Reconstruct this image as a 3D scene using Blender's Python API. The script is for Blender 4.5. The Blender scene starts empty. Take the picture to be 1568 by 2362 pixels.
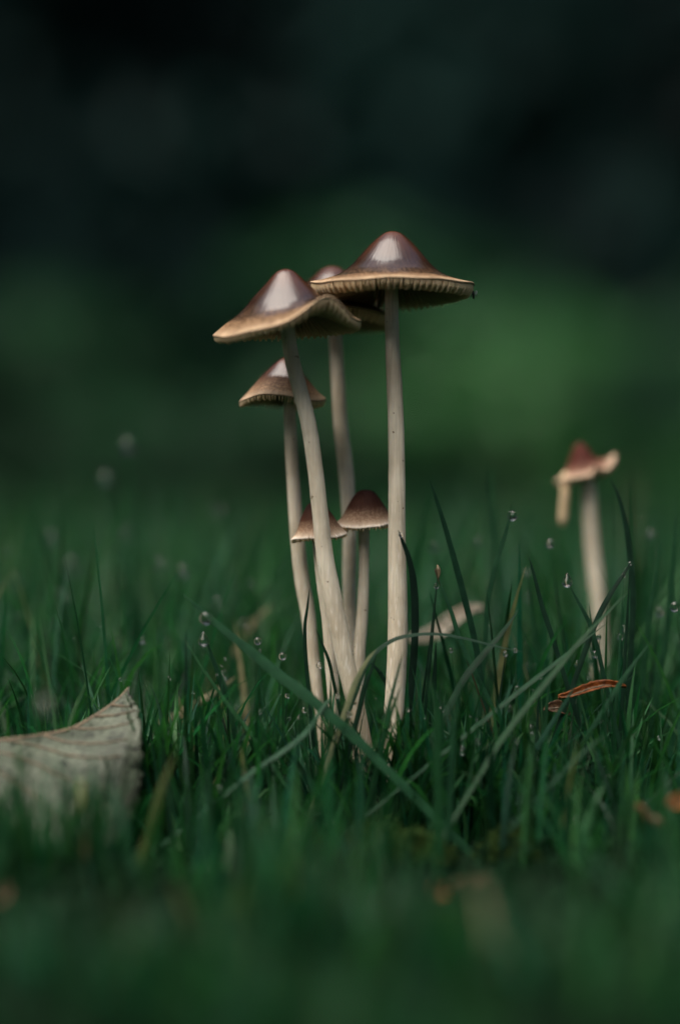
import bpy, math, random
import numpy as np
from mathutils import Vector

rng = np.random.default_rng(7)
random.seed(7)
scene = bpy.context.scene
COL = scene.collection

# ------------------------------------------------------------------ camera
D = 0.47                    # distance to the focused mushrooms (y = 0)
CAM_H = 0.066               # lens height above the lawn
S = 0.00008                 # metres per picture unit at y = 0 (picture = 1568 x 2362 units)
PITCH = math.atan(61 / (D / S))
cam_d = bpy.data.cameras.new('camera')
cam = bpy.data.objects.new('camera', cam_d); COL.objects.link(cam)
cam.location = (0, -D, CAM_H)
cam.rotation_euler = (math.pi / 2 - PITCH, 0, 0)
cam_d.sensor_fit = 'VERTICAL'; cam_d.sensor_height = 36; cam_d.sensor_width = 24
cam_d.lens = 36 * D / (2362 * S)
cam_d.clip_start = 0.005; cam_d.clip_end = 500
cam_d.dof.use_dof = True
cam_d.dof.focus_distance = D - 0.001
cam_d.dof.aperture_fstop = cam_d.lens / 21.0      # 21 mm aperture
cam_d.dof.aperture_blades = 0
scene.camera = cam

# ------------------------------------------------------------------ light
SUN_EL, SUN_AZ = 67, 232     # azimuth: 180 = behind the camera, 270 = from the left
w = bpy.data.worlds.new('World'); scene.world = w; w.use_nodes = True
nt = w.node_tree; bg = nt.nodes['Background']
sky = nt.nodes.new('ShaderNodeTexSky'); sky.sky_type = 'NISHITA'; sky.sun_disc = False
sky.sun_elevation = math.radians(SUN_EL); sky.sun_rotation = math.radians(SUN_AZ)
sky.air_density = 1.0; sky.dust_density = 8.0; sky.ozone_density = 1.0
nt.links.new(sky.outputs[0], bg.inputs[0]); bg.inputs[1].default_value = 0.05
sd = bpy.data.lights.new('sun', 'SUN'); sd.energy = 1.5; sd.angle = math.radians(70)
sd.color = (1.0, 0.93, 0.84)
sun = bpy.data.objects.new('sun', sd); COL.objects.link(sun)
_a, _e = math.radians(SUN_AZ), math.radians(SUN_EL)
sdir = Vector((math.sin(_a) * math.cos(_e), math.cos(_a) * math.cos(_e), math.sin(_e)))
sun.rotation_euler = sdir.to_track_quat('Z', 'Y').to_euler()
sun.location = (0, 0, 12)
vs = scene.view_settings
vs.view_transform = 'Standard'; vs.look = 'None'; vs.exposure = 1.8; vs.gamma = 1.0
scene.cycles.use_denoising = True
scene.cycles.max_bounces = 10; scene.cycles.transparent_max_bounces = 16
scene.cycles.transmission_bounces = 8; scene.cycles.glossy_bounces = 5
scene.cycles.caustics_refractive = True; scene.cycles.caustics_reflective = False
scene.cycles.sample_clamp_indirect = 6

# ------------------------------------------------------------------ helpers
_cp, _sp = math.cos(PITCH), math.sin(PITCH)
def P(u, v, y=0.0):
    """picture unit -> point on the vertical plane at depth y"""
    x = (u - 784) * S / D; z = -(v - 1181) * S / D
    dy, dz = _cp + z * _sp, z * _cp - _sp
    k = (y + D) / dy
    return np.array((x * k, y, CAM_H + dz * k))

def spline(pts, n):
    pts = np.asarray(pts, float); m = len(pts)
    if m == 2:
        t = np.linspace(0, 1, n)[:, None]; return pts[0] * (1 - t) + pts[1] * t
    ext = np.vstack([2 * pts[0] - pts[1], pts, 2 * pts[-1] - pts[-2]])
    out = []
    for q in np.linspace(0, m - 1, n):
        i = min(int(q), m - 2); t = q - i
        p0, p1, p2, p3 = ext[i:i + 4]
        out.append(.5 * (2 * p1 + (p2 - p0) * t + (2 * p0 - 5 * p1 + 4 * p2 - p3) * t * t + (3 * p1 - p0 - 3 * p2 + p3) * t ** 3))
    return np.array(out)

def mesh(name, verts, faces, attrs=None, smooth=True):
    me = bpy.data.meshes.new(name)
    verts = np.asarray(verts, np.float32).reshape(-1, 3)
    if isinstance(faces, np.ndarray):
        k = faces.shape[1]; nf = len(faces)
        me.vertices.add(len(verts)); me.vertices.foreach_set('co', verts.ravel())
        me.loops.add(nf * k); me.loops.foreach_set('vertex_index', faces.astype(np.int32).ravel())
        me.polygons.add(nf)
        me.polygons.foreach_set('loop_start', np.arange(0, nf * k, k, dtype=np.int32))
        me.update(calc_edges=True)
    else:
        me.from_pydata(verts.tolist(), [], faces)
    if smooth: me.polygons.foreach_set('use_smooth', np.ones(len(me.polygons), bool))
    for k, a in (attrs or {}).items():
        a = np.asarray(a, np.float32)
        if a.ndim == 1:
            at = me.attributes.new(k, 'FLOAT', 'POINT'); at.data.foreach_set('value', a)
        else:
            at = me.attributes.new(k, 'FLOAT_VECTOR', 'POINT'); at.data.foreach_set('vector', a.ravel())
    me.update()
    return me

def obj(name, me, mat=None, parent=None, loc=None):
    o = bpy.data.objects.new(name, me); COL.objects.link(o)
    if mat is not None and me is not None and not me.materials: me.materials.append(mat)
    if parent is not None: o.parent = parent
    if loc is not None: o.location = loc
    return o

def empty(name, loc):
    o = bpy.data.objects.new(name, None); COL.objects.link(o); o.location = tuple(loc)
    o.empty_display_size = 0.01
    return o

def tag(o, label=None, cat=None, group=None, kind=None):
    if label: o['label'] = label
    if cat: o['category'] = cat
    if group: o['group'] = group
    if kind: o['kind'] = kind
    return o

def frames(path):
    path = np.asarray(path); n = len(path)
    T = np.gradient(path, axis=0); T /= np.linalg.norm(T, axis=1)[:, None] + 1e-12
    up = np.array((0, 1, 0.0)) if abs(T[0][1]) < .9 else np.array((1, 0, 0.0))
    U = []
    u = up - T[0] * up.dot(T[0]); u /= np.linalg.norm(u)
    for i in range(n):
        u = u - T[i] * u.dot(T[i]); u /= np.linalg.norm(u); U.append(u.copy())
    U = np.array(U); return T, U, np.cross(T, U)

def tube(path, radii, seg=12, caps=True):
    path = np.asarray(path); n = len(path); radii = np.broadcast_to(np.asarray(radii, float), (n,))
    T, U, V = frames(path)
    a = np.linspace(0, 2 * math.pi, seg, endpoint=False)
    ring = U[:, None, :] * np.cos(a)[None, :, None] + V[:, None, :] * np.sin(a)[None, :, None]
    v = (path[:, None, :] + ring * radii[:, None, None]).reshape(-1, 3)
    f = []
    for i in range(n - 1):
        for j in range(seg):
            k = (j + 1) % seg
            f.append((i * seg + j, i * seg + k, (i + 1) * seg + k, (i + 1) * seg + j))
    if caps:
        f.append(tuple(range(seg - 1, -1, -1))); f.append(tuple((n - 1) * seg + j for j in range(seg)))
    return v, f

# ------------------------------------------------------------------ materials
def new_mat(name):
    m = bpy.data.materials.new(name); m.use_nodes = True
    nt = m.node_tree; b = nt.nodes['Principled BSDF']
    def N(t, **kw):
        n = nt.nodes.new(t)
        for k, v in kw.items(): setattr(n, k, v)
        return n
    return m, nt, b, N, nt.links.new

def ramp(N, stops, interp='LINEAR'):
    r = N('ShaderNodeValToRGB'); r.color_ramp.interpolation = interp
    e = r.color_ramp.elements
    while len(e) < len(stops): e.new(0.5)
    for el, (p, c) in zip(e, stops):
        el.position = p; el.color = (*c, 1) if len(c) == 3 else c
    return r

def mix(N, L, fac, a, b, mode='MIX'):
    m = N('ShaderNodeMix', data_type='RGBA', blend_type=mode)
    for s, x in ((m.inputs[0], fac), (m.inputs[6], a), (m.inputs[7], b)):
        if hasattr(x, 'links'): L(x, s)
        elif isinstance(x, (int, float)): s.default_value = x
        else: s.default_value = (*x, 1)
    return m.outputs[2]

def cap_material(name, stops, wet, speck=0.5, rough_dry=.55, tan=(0.42, 0.28, 0.17)):
    """attribute 'rad' runs 0 at the apex to 1 at the margin, 'ang' is (cos, sin, rad)"""
    m, nt, b, N, L = new_mat(name)
    at = N('ShaderNodeAttribute', attribute_name='rad')
    an = N('ShaderNodeAttribute', attribute_name='ang')
    mp = N('ShaderNodeMapping'); mp.inputs['Scale'].default_value = (9, 9, 1.6); L(an.outputs['Vector'], mp.inputs[0])
    streak = N('ShaderNodeTexNoise'); streak.inputs['Scale'].default_value = 2.2; streak.inputs['Detail'].default_value = 6
    L(mp.outputs[0], streak.inputs['Vector'])
    tc = N('ShaderNodeTexCoord')
    grain = N('ShaderNodeTexNoise'); grain.inputs['Scale'].default_value = 2600; grain.inputs['Detail'].default_value = 3
    L(tc.outputs['Object'], grain.inputs['Vector'])
    blot = N('ShaderNodeTexNoise'); blot.inputs['Scale'].default_value = 260; blot.inputs['Detail'].default_value = 4
    L(tc.outputs['Object'], blot.inputs['Vector'])
    # warp the radial position so colour zones have uneven limits
    ad = N('ShaderNodeMath', operation='MULTIPLY_ADD'); L(streak.outputs['Fac'], ad.inputs[0]); ad.inputs[1].default_value = .12
    L(at.outputs['Fac'], ad.inputs[2])
    sb = N('ShaderNodeMath', operation='SUBTRACT'); L(ad.outputs[0], sb.inputs[0]); sb.inputs[1].default_value = .06
    cr = ramp(N, stops); L(sb.outputs[0], cr.inputs[0])
    # pale grains towards the margin
    gr = ramp(N, [(0.47, (0, 0, 0)), (0.62, (1, 1, 1))]); L(grain.outputs['Fac'], gr.inputs[0])
    rm = ramp(N, [(0.55, (0, 0, 0)), (0.80, (1, 1, 1))]); L(sb.outputs[0], rm.inputs[0])
    mu = N('ShaderNodeMath', operation='MULTIPLY'); L(gr.outputs[0], mu.inputs[0]); L(rm.outputs[0], mu.inputs[1])
    mu2 = N('ShaderNodeMath', operation='MULTIPLY'); L(mu.outputs[0], mu2.inputs[0]); mu2.inputs[1].default_value = speck
    c1 = mix(N, L, mu2.outputs[0], cr.outputs[0], tan)
    bl = ramp(N, [(0.3, (.72, .68, .66)), (0.7, (1.2, 1.18, 1.15))]); L(blot.outputs['Fac'], bl.inputs[0])
    c2 = mix(N, L, 1.0, c1, bl.outputs[0], 'MULTIPLY')
    L(c2, b.inputs['Base Color'])
    # wet skin over the disc, dry grainy margin
    wr = ramp(N, [(wet - .05, (.4, .4, .4)), (wet + .04, (rough_dry,) * 3)]); L(sb.outputs[0], wr.inputs[0])
    L(wr.outputs[0], b.inputs['Roughness'])
    b.inputs['Specular IOR Level'].default_value = .08
    cw = ramp(N, [(wet - .03, (1, 1, 1)), (wet + .03, (0, 0, 0))]); L(sb.outputs[0], cw.inputs[0])
    L(cw.outputs[0], b.inputs['Coat Weight']); b.inputs['Coat Roughness'].default_value = .02; b.inputs['Coat IOR'].default_value = 1.5
    # relief: radial fibres under water film
    bp = N('ShaderNodeBump'); bp.inputs['Strength'].default_value = .55; bp.inputs['Distance'].default_value = .00035
    L(streak.outputs['Fac'], bp.inputs['Height'])
    bp2 = N('ShaderNodeBump'); bp2.inputs['Strength'].default_value = .30; bp2.inputs['Distance'].default_value = .00012
    L(grain.outputs['Fac'], bp2.inputs['Height']); L(bp.outputs[0], bp2.inputs['Normal'])
    L(bp2.outputs[0], b.inputs['Normal'])
    bp3 = N('ShaderNodeBump'); bp3.inputs['Strength'].default_value = .18; bp3.inputs['Distance'].default_value = .0003
    L(streak.outputs['Fac'], bp3.inputs['Height']); L(bp3.outputs[0], b.inputs['Coat Normal'])
    return m

M_cap_big = cap_material('wet_brown_cap', [(0.0, (.11, .032, .006)), (.2, (.052, .015, .004)), (.5, (.022, .008, .003)),
                          (.72, (.032, .014, .006)), (.84, (.075, .042, .020)), (.93, (.18, .125, .075)), (1.0, (.37, .285, .195))], .78)
M_cap_mid = cap_material('damp_brown_cap', [(0.0, (.085, .030, .016)), (.35, (.055, .021, .014)), (.6, (.080, .040, .026)),
                          (.85, (.20, .135, .09)), (1.0, (.46, .37, .27))], .55, speck=.7)
M_cap_young = cap_material('matt_brown_cap', [(0.0, (.020, .006, .004)), (.35, (.026, .009, .006)), (.60, (.060, .024, .014)),
                          (.80, (.26, .17, .11)), (.93, (.50, .40, .30)), (1.0, (.80, .74, .65))], -.2, speck=.35, rough_dry=.5, tan=(.55, .42, .30))

def gill_material(name, outer, inner):
    m, nt, b, N, L = new_mat(name)
    at = N('ShaderNodeAttribute', attribute_name='rad')
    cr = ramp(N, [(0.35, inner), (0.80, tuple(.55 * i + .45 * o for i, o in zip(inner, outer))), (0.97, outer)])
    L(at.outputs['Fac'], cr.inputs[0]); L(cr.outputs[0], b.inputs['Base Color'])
    b.inputs['Roughness'].default_value = .6
    b.inputs['Subsurface Weight'].default_value = .25; b.inputs['Subsurface Radius'].default_value = (1, .6, .35); b.inputs['Subsurface Scale'].default_value = .0004
    return m
M_gill = gill_material('tan_gill', (.74, .57, .36), (.020, .012, .009))  # dark inward: spore brown plus underside shade put into the colour
M_flesh = gill_material('cap_flesh', (.09, .055, .032), (.02, .013, .010))  # shade of the gaps between gills put into the flesh colour

def stem_material():
    m, nt, b, N, L = new_mat('cream_stem')
    tc = N('ShaderNodeTexCoord')
    mp = N('ShaderNodeMapping'); mp.inputs['Scale'].default_value = (2300, 2300, 330); L(tc.outputs['Object'], mp.inputs[0])
    fl = N('ShaderNodeTexNoise'); fl.inputs['Scale'].default_value = 1; fl.inputs['Detail'].default_value = 5; L(mp.outputs[0], fl.inputs['Vector'])
    big = N('ShaderNodeTexNoise'); big.inputs['Scale'].default_value = 120; big.inputs['Detail'].default_value = 3; L(tc.outputs['Object'], big.inputs['Vector'])
    mp2 = N('ShaderNodeMapping'); mp2.inputs['Scale'].default_value = (3000, 3000, 60); L(tc.outputs['Object'], mp2.inputs[0])
    fib = N('ShaderNodeTexNoise'); fib.inputs['Scale'].default_value = 1; fib.inputs['Detail'].default_value = 4; L(mp2.outputs[0], fib.inputs['Vector'])
    c0 = ramp(N, [(0.3, (.50, .44, .335)), (0.7, (.74, .69, .57))]); L(big.outputs['Fac'], c0.inputs[0])
    fr2 = ramp(N, [(.3, (.82, .81, .78)), (.65, (1.06, 1.06, 1.05))]); L(fib.outputs['Fac'], fr2.inputs[0])
    cm = mix(N, L, 1.0, c0.outputs[0], fr2.outputs[0], 'MULTIPLY')
    sp_ = N('ShaderNodeTexNoise'); sp_.inputs['Scale'].default_value = 900; sp_.inputs['Detail'].default_value = 2; L(tc.outputs['Object'], sp_.inputs['Vector'])
    spr = ramp(N, [(.70, (0, 0, 0)), (.76, (1, 1, 1))]); L(sp_.outputs['Fac'], spr.inputs[0])
    cm = mix(N, L, spr.outputs[0], cm, (.16, .11, .06))
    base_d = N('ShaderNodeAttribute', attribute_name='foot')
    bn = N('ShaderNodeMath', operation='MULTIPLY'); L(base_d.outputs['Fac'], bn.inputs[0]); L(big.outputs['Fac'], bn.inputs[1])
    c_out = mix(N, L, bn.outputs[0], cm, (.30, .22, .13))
    fr = ramp(N, [(0.56, (0, 0, 0)), (0.68, (.6, .6, .6))]); L(fl.outputs['Fac'], fr.inputs[0])
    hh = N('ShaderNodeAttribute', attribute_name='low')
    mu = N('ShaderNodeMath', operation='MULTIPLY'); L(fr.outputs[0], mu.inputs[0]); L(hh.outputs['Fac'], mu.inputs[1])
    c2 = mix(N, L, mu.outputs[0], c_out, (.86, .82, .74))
    L(c2, b.inputs['Base Color']); b.inputs['Roughness'].default_value = .5
    b.inputs['Specular IOR Level'].default_value = .4
    b.inputs['Subsurface Weight'].default_value = .35; b.inputs['Subsurface Radius'].default_value = (1, .7, .45); b.inputs['Subsurface Scale'].default_value = .0008
    bp = N('ShaderNodeBump'); bp.inputs['Strength'].default_value = .5; bp.inputs['Distance'].default_value = .00012
    L(fl.outputs['Fac'], bp.inputs['Height']); L(bp.outputs[0], b.inputs['Normal'])
    return m
M_stem = stem_material()

def grass_material(name):
    """'tint' attribute = base colour of each blade, 'cr' = position across the blade"""
    m, nt, b, N, L = new_mat(name)
    at = N('ShaderNodeAttribute', attribute_name='tint')
    cr = N('ShaderNodeAttribute', attribute_name='cr')
    sn = N('ShaderNodeMath', operation='MULTIPLY'); L(cr.outputs['Fac'], sn.inputs[0]); sn.inputs[1].default_value = 22
    si = N('ShaderNodeMath', operation='SINE'); L(sn.outputs[0], si.inputs[0])
    tc = N('ShaderNodeTexCoord')
    no = N('ShaderNodeTexNoise'); no.inputs['Scale'].default_value = 420; no.inputs['Detail'].default_value = 3; L(tc.outputs['Object'], no.inputs['Vector'])
    vr = ramp(N, [(0.3, (.7, .75, .75)), (0.7, (1.25, 1.2, 1.15))]); L(no.outputs['Fac'], vr.inputs[0])
    c = mix(N, L, 1.0, at.outputs['Color'], vr.outputs[0], 'MULTIPLY')
    st = ramp(N, [(0, (.62, .68, .66)), (1, (1.25, 1.2, 1.2))])
    h = N('ShaderNodeMath', operation='MULTIPLY_ADD'); L(si.outputs[0], h.inputs[0]); h.inputs[1].default_value = .5; h.inputs[2].default_value = .5
    L(h.outputs[0], st.inputs[0])
    c = mix(N, L, 1.0, c, st.outputs[0], 'MULTIPLY')
    L(c, b.inputs['Base Color'])
    b.inputs['Roughness'].default_value = .40; b.inputs['Specular IOR Level'].default_value = .24
    bp = N('ShaderNodeBump'); bp.inputs['Strength'].default_value = .35; bp.inputs['Distance'].default_value = .00008
    L(si.outputs[0], bp.inputs['Height']); L(bp.outputs[0], b.inputs['Normal'])
    tr = N('ShaderNodeBsdfTranslucent')
    tcol = mix(N, L, 1.0, c, (1.1, 1.5, .8), 'MULTIPLY'); L(tcol, tr.inputs[0])
    ms = N('ShaderNodeMixShader'); ms.inputs[0].default_value = .38
    out = nt.nodes['Material Output']
    L(b.outputs[0], ms.inputs[1]); L(tr.outputs[0], ms.inputs[2]); L(ms.outputs[0], out.inputs[0])
    return m
M_grass = grass_material('grass_blade')

def leaf_material(name, c0, c1, rough=.4, trans=.3, spec=.35):
    m, nt, b, N, L = new_mat(name)
    at = N('ShaderNodeAttribute', attribute_name='rnd')
    r = ramp(N, [(0, c0), (1, c1)]); L(at.outputs['Fac'], r.inputs[0]); L(r.outputs[0], b.inputs['Base Color'])
    b.inputs['Roughness'].default_value = rough; b.inputs['Specular IOR Level'].default_value = spec
    tr = N('ShaderNodeBsdfTranslucent'); L(r.outputs[0], tr.inputs[0])
    ms = N('ShaderNodeMixShader'); ms.inputs[0].default_value = trans
    L(b.outputs[0], ms.inputs[1]); L(tr.outputs[0], ms.inputs[2]); L(ms.outputs[0], nt.nodes['Material Output'].inputs[0])
    return m
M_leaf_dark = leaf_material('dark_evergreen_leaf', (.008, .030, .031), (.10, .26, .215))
M_leaf_mid = leaf_material('green_shrub_leaf', (.010, .050, .024), (.055, .200, .085))
M_leaf_bright = leaf_material('fresh_green_leaf', (.020, .100, .032), (.065, .230, .070))

def simple(name, col, rough=.6, noise=None, spec=.4):
    m, nt, b, N, L = new_mat(name)
    b.inputs['Roughness'].default_value = rough; b.inputs['Specular IOR Level'].default_value = spec
    if noise:
        sc, c2 = noise
        tc = N('ShaderNodeTexCoord'); no = N('ShaderNodeTexNoise'); no.inputs['Scale'].default_value = sc; no.inputs['Detail'].default_value = 5
        L(tc.outputs['Object'], no.inputs['Vector'])
        r = ramp(N, [(.3, col), (.7, c2)]); L(no.outputs['Fac'], r.inputs[0]); L(r.outputs[0], b.inputs['Base Color'])
        bp = N('ShaderNodeBump'); bp.inputs['Strength'].default_value = .5; bp.inputs['Distance'].default_value = .3 / sc
        L(no.outputs['Fac'], bp.inputs['Height']); L(bp.outputs[0], b.inputs['Normal'])
    else: b.inputs['Base Color'].default_value = (*col, 1)
    return m
M_soil = simple('damp_soil', (.003, .006, .004), .95, (160, (.007, .014, .007)), 0.0)
M_added_bank = simple('added_bank_dark_soil', (.006, .012, .010), .9, (3, (.012, .022, .016)))  # dark soil colour of the added bank
M_bark = simple('dark_bark', (.018, .016, .013), .85, (14, (.04, .034, .026)))
M_moss = leaf_material('moss_leaf', (.018, .045, .010), (.050, .090, .022), .8, .3, .1)

def water_material():
    m, nt, b, N, L = new_mat('dew_water')
    b.inputs['Base Color'].default_value = (1, 1, 1, 1); b.inputs['Roughness'].default_value = 0
    b.inputs['IOR'].default_value = 1.333; b.inputs['Transmission Weight'].default_value = 1
    return m
M_water = water_material()

# ------------------------------------------------------------------ ground and added bank closing off the sky
def ground_z(x, y):
    return .0012 * np.sin(x * 61 + 1.3) * np.cos(y * 47) + .0010 * np.sin(x * 133 + y * 91)

def grid_axis(fine, coarse):
    return np.unique(np.concatenate([fine, coarse]))
gx = grid_axis(np.arange(-.5, .5, .008), np.array([-60, -30, -15, -8, -4, -2, -1, 1, 2, 4, 8, 15, 30, 60.]))
gy = grid_axis(np.arange(-.45, .9, .008), np.array([-60, -30, -15, -8, -4, -2, -1, 1.2, 1.6, 2, 3, 4, 6, 10, 20, 40, 80.]))
GX, GY = np.meshgrid(gx, gy)
GZ = np.where((np.abs(GX) < .5) & (GY > -.45) & (GY < .9), ground_z(GX, GY), 0)
nx, ny = len(gx), len(gy)
idx = np.arange(nx * ny).reshape(ny, nx)
F = np.stack([idx[:-1, :-1], idx[:-1, 1:], idx[1:, 1:], idx[1:, :-1]], -1).reshape(-1, 4)
tag(obj('ground', mesh('ground', np.stack([GX, GY, GZ], -1).reshape(-1, 3), F), M_soil), kind='structure')

bx = np.linspace(-26, 26, 80); by = np.linspace(7.5, 20, 40)
BX, BY = np.meshgrid(bx, by)
BZ = -0.05 + (1 - np.exp(-((BY - 7.5) / 4.5) ** 1.6)) * 7.5 + .25 * np.sin(BX * 1.1) * np.minimum(1, (BY - 7.5) / 2) + .15 * np.sin(BX * 2.7 + BY * 2)
BZ[0] = -.06
idx = np.arange(80 * 40).reshape(40, 80)
F = np.stack([idx[:-1, :-1], idx[:-1, 1:], idx[1:, 1:], idx[1:, :-1]], -1).reshape(-1, 4)
tag(obj('added_bank', mesh('added_bank', np.stack([BX, BY, BZ], -1).reshape(-1, 3), F), M_added_bank), kind='structure')  # bank added behind the shrubs to keep sky from showing through

# ------------------------------------------------------------------ foliage
def leaf_cloud(centres, radii, n, size, r, flat=.75):
    """n small folded leaves spread through a set of clumps, denser near each clump's surface"""
    k = len(centres)
    vol = np.array([np.prod(q) for q in radii]) ** (2 / 3); pick = r.choice(k, n, p=vol / vol.sum())
    d = r.normal(size=(n, 3)); d /= np.linalg.norm(d, axis=1)[:, None]
    rad = r.uniform(.35, 1.0, n) ** .6
    c = np.asarray(centres)[pick] + d * rad[:, None] * np.asarray(radii)[pick]
    t = r.normal(size=(n, 3)); t[:, 2] -= .35; t /= np.linalg.norm(t, axis=1)[:, None]
    nrm = d * .5 + r.normal(size=(n, 3)) * .5 + np.array((0, 0, flat)); nrm -= t * (nrm * t).sum(1)[:, None]; nrm /= np.linalg.norm(nrm, axis=1)[:, None]
    s = np.cross(nrm, t); L = size * r.uniform(.6, 1.3, n)[:, None]; W = L * .34
    a = c - t * L * .5; b = c + t * L * .5; m = c + t * L * .02
    v = np.stack([a, m + s * W + nrm * W * .35, b - nrm * L * .1, m - s * W + nrm * W * .35, m - nrm * 0], 1).reshape(-1, 3)
    i = np.arange(n)[:, None] * 5
    f = np.concatenate([i + np.array([[0, 1, 4]]), i + np.array([[1, 2, 4]]), i + np.array([[2, 3, 4]]), i + np.array([[3, 0, 4]])], 0)
    clump = r.uniform(0, 1, k)[pick]
    return v, f, np.repeat(np.clip(.85 * clump ** 1.6 + .15 * r.uniform(0, 1, n), 0, 1), 5)

def shrub_meshes(seed, w_, d_, h_, nclump, nleaf, size):
    r = np.random.default_rng(seed)
    cs, rs = [], []
    for i in range(nclump):
        a = r.uniform(0, 2 * math.pi); q = math.sqrt(r.uniform(0, 1)); hh = r.uniform(.12, 1)
        sh = 1 - .45 * hh
        cs.append((math.cos(a) * q * w_ * sh, math.sin(a) * q * d_ * sh, h_ * hh * .86))
        k = r.uniform(.20, .36); rs.append((w_ * k, d_ * k, h_ * k * .62))
    v, f, t = leaf_cloud(cs, rs, nleaf, size, r)
    v[:, 2] = np.maximum(v[:, 2], .004)
    stems = []
    for i in range(5):
        c = np.array(cs[i]); base = np.array((c[0] * .12, c[1] * .12, -.03))
        stems.append(tube(spline([base, base * .5 + c * .5 + np.array((0, 0, .1 * h_)), c], 6), np.linspace(.016, .005, 6) * max(h_, .4), 6))
    return mesh('foliage', v, f, {'rnd': t}, smooth=False), [mesh('stem', *s) for s in stems]

def put_shrub(name, parts, mat, loc, rz, sc, label, group=None):
    fol, stems = parts
    o = empty(name, loc); o.rotation_euler.z = rz; o.scale = (sc, sc, sc)
    obj('foliage', fol, mat, o)
    for s in stems: obj('stem', s, M_bark, o)
    return tag(o, label, 'shrub', group)

big_shrub = [shrub_meshes(11, .95, .75, 1.9, 40, 6500, .085), shrub_meshes(12, .85, .8, 2.2, 42, 6500, .085)]
G_dark = 'dark shrubs along the edge of the lawn'
spots = [(-2.9, 5.6), (-1.75, 5.9), (-.75, 5.5), (.25, 6.0), (1.15, 5.6), (2.1, 5.9), (3.1, 5.5), (-2.3, 7.0), (-1.2, 7.1), (-.2, 7.2), (.8, 7.0), (1.8, 7.1), (2.8, 7.0), (-4.1, 5.5), (4.2, 5.6), (-3.5, 6.9), (3.9, 6.9), (-5.2, 5.2), (5.2, 5.3)]
for i, (x, y) in enumerate(spots):
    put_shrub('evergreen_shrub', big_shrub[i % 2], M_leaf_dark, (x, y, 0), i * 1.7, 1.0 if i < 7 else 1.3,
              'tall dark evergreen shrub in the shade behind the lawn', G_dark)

low = [shrub_meshes(21, .42, .30, .42, 20, 2600, .040), shrub_meshes(22, .36, .30, .36, 18, 2400, .040)]
def low_shrub(i, loc, rz, sc, mat, label, group=None):
    return put_shrub('low_shrub', low[i], mat, loc, rz, sc, label, group)
def own(parts):   # own mesh data so that a shrub can take another leaf colour
    return parts[0].copy(), parts[1]
def recol(parts):
    f = parts[0].copy(); f.materials.clear(); return f, parts[1]
low_shrub(0, (.26, 3.3, 0), .3, .80, M_leaf_bright, 'fresh green bush directly behind the tallest mushroom, brightest of the bushes')
low.append(recol(low[0])); low.append(recol(low[1]))
low_shrub(2, (.70, 3.5, 0), 2.0, .70, M_leaf_mid, 'mid green bush beyond the torn mushroom')
low_shrub(3, (-.34, 3.3, 0), 1.2, .52, M_leaf_mid, 'mid green bush beyond the pair of pale dew lit grass tips')
low_shrub(2, (-.78, 3.9, 0), 4.2, .50, M_leaf_mid, 'mid green bush at the dark end of the lawn edge')
low_shrub(3, (-.05, 3.6, 0), 5.0, .62, M_leaf_mid, 'small mid green bush straight behind the mushroom cluster')
low_shrub(2, (.10, 4.3, 0), 3.1, 1.35, M_leaf_mid, 'larger mid green bush looming over the brightest bush')
low_shrub(3, (-.55, 4.6, 0), .4, 1.25, M_leaf_mid, 'larger mid green bush looming behind the conical mushroom')
low_shrub(2, (.95, 4.6, 0), 1.1, 1.3, M_leaf_mid, 'larger mid green bush at the far side behind the torn mushroom')

def tree(loc, rz, seed, hh, cr, label):
    r = np.random.default_rng(seed)
    o = empty('broadleaf_tree', loc); o.rotation_euler.z = rz
    path = spline([(0, 0, -.15), (.05, 0, 1.2), (-.04, .06, 2.6), (.05, .02, hh)], 12)
    tr = obj('trunk', mesh('trunk', *tube(path, np.linspace(.17, .05, 12), 12)), M_bark, o)
    cs, rs = [], []
    for i in range(34):
        d = r.normal(size=3); d /= np.linalg.norm(d); q = r.uniform(.3, .95)
        c = np.array((d[0] * cr * q, d[1] * cr * q, hh + d[2] * cr * .55 * q)); cs.append(c); rs.append((cr * .30, cr * .30, cr * .2))
        if i < 9:
            a = path[5 + i % 5]
            obj('branch', mesh('branch', *tube(spline([a, (a + c) / 2 + np.array((0, 0, .15)), c], 6), np.linspace(.05, .012, 6), 6)), M_bark, o)
    v, f, t = leaf_cloud(cs, rs, 7000, .15, r)
    obj('crown', mesh('crown', v, f, {'rnd': t}, smooth=False), M_leaf_dark, o)
    return tag(o, label, 'tree', 'trees over the lawn edge')
for i, (x, y, hh, cr) in enumerate([(-3.4, 5.2, 3.6, 2.3), (-1.35, 5.0, 3.8, 2.4), (1.45, 5.0, 3.8, 2.4), (3.6, 5.3, 3.6, 2.3), (-1.4, 7.6, 4.6, 2.6), (1.8, 7.8, 4.6, 2.6)]):
    tree((x, y, 0), i * 1.3, 40 + i, hh, cr, 'dark broadleaf tree spreading over the shrubs at the lawn edge')

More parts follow.
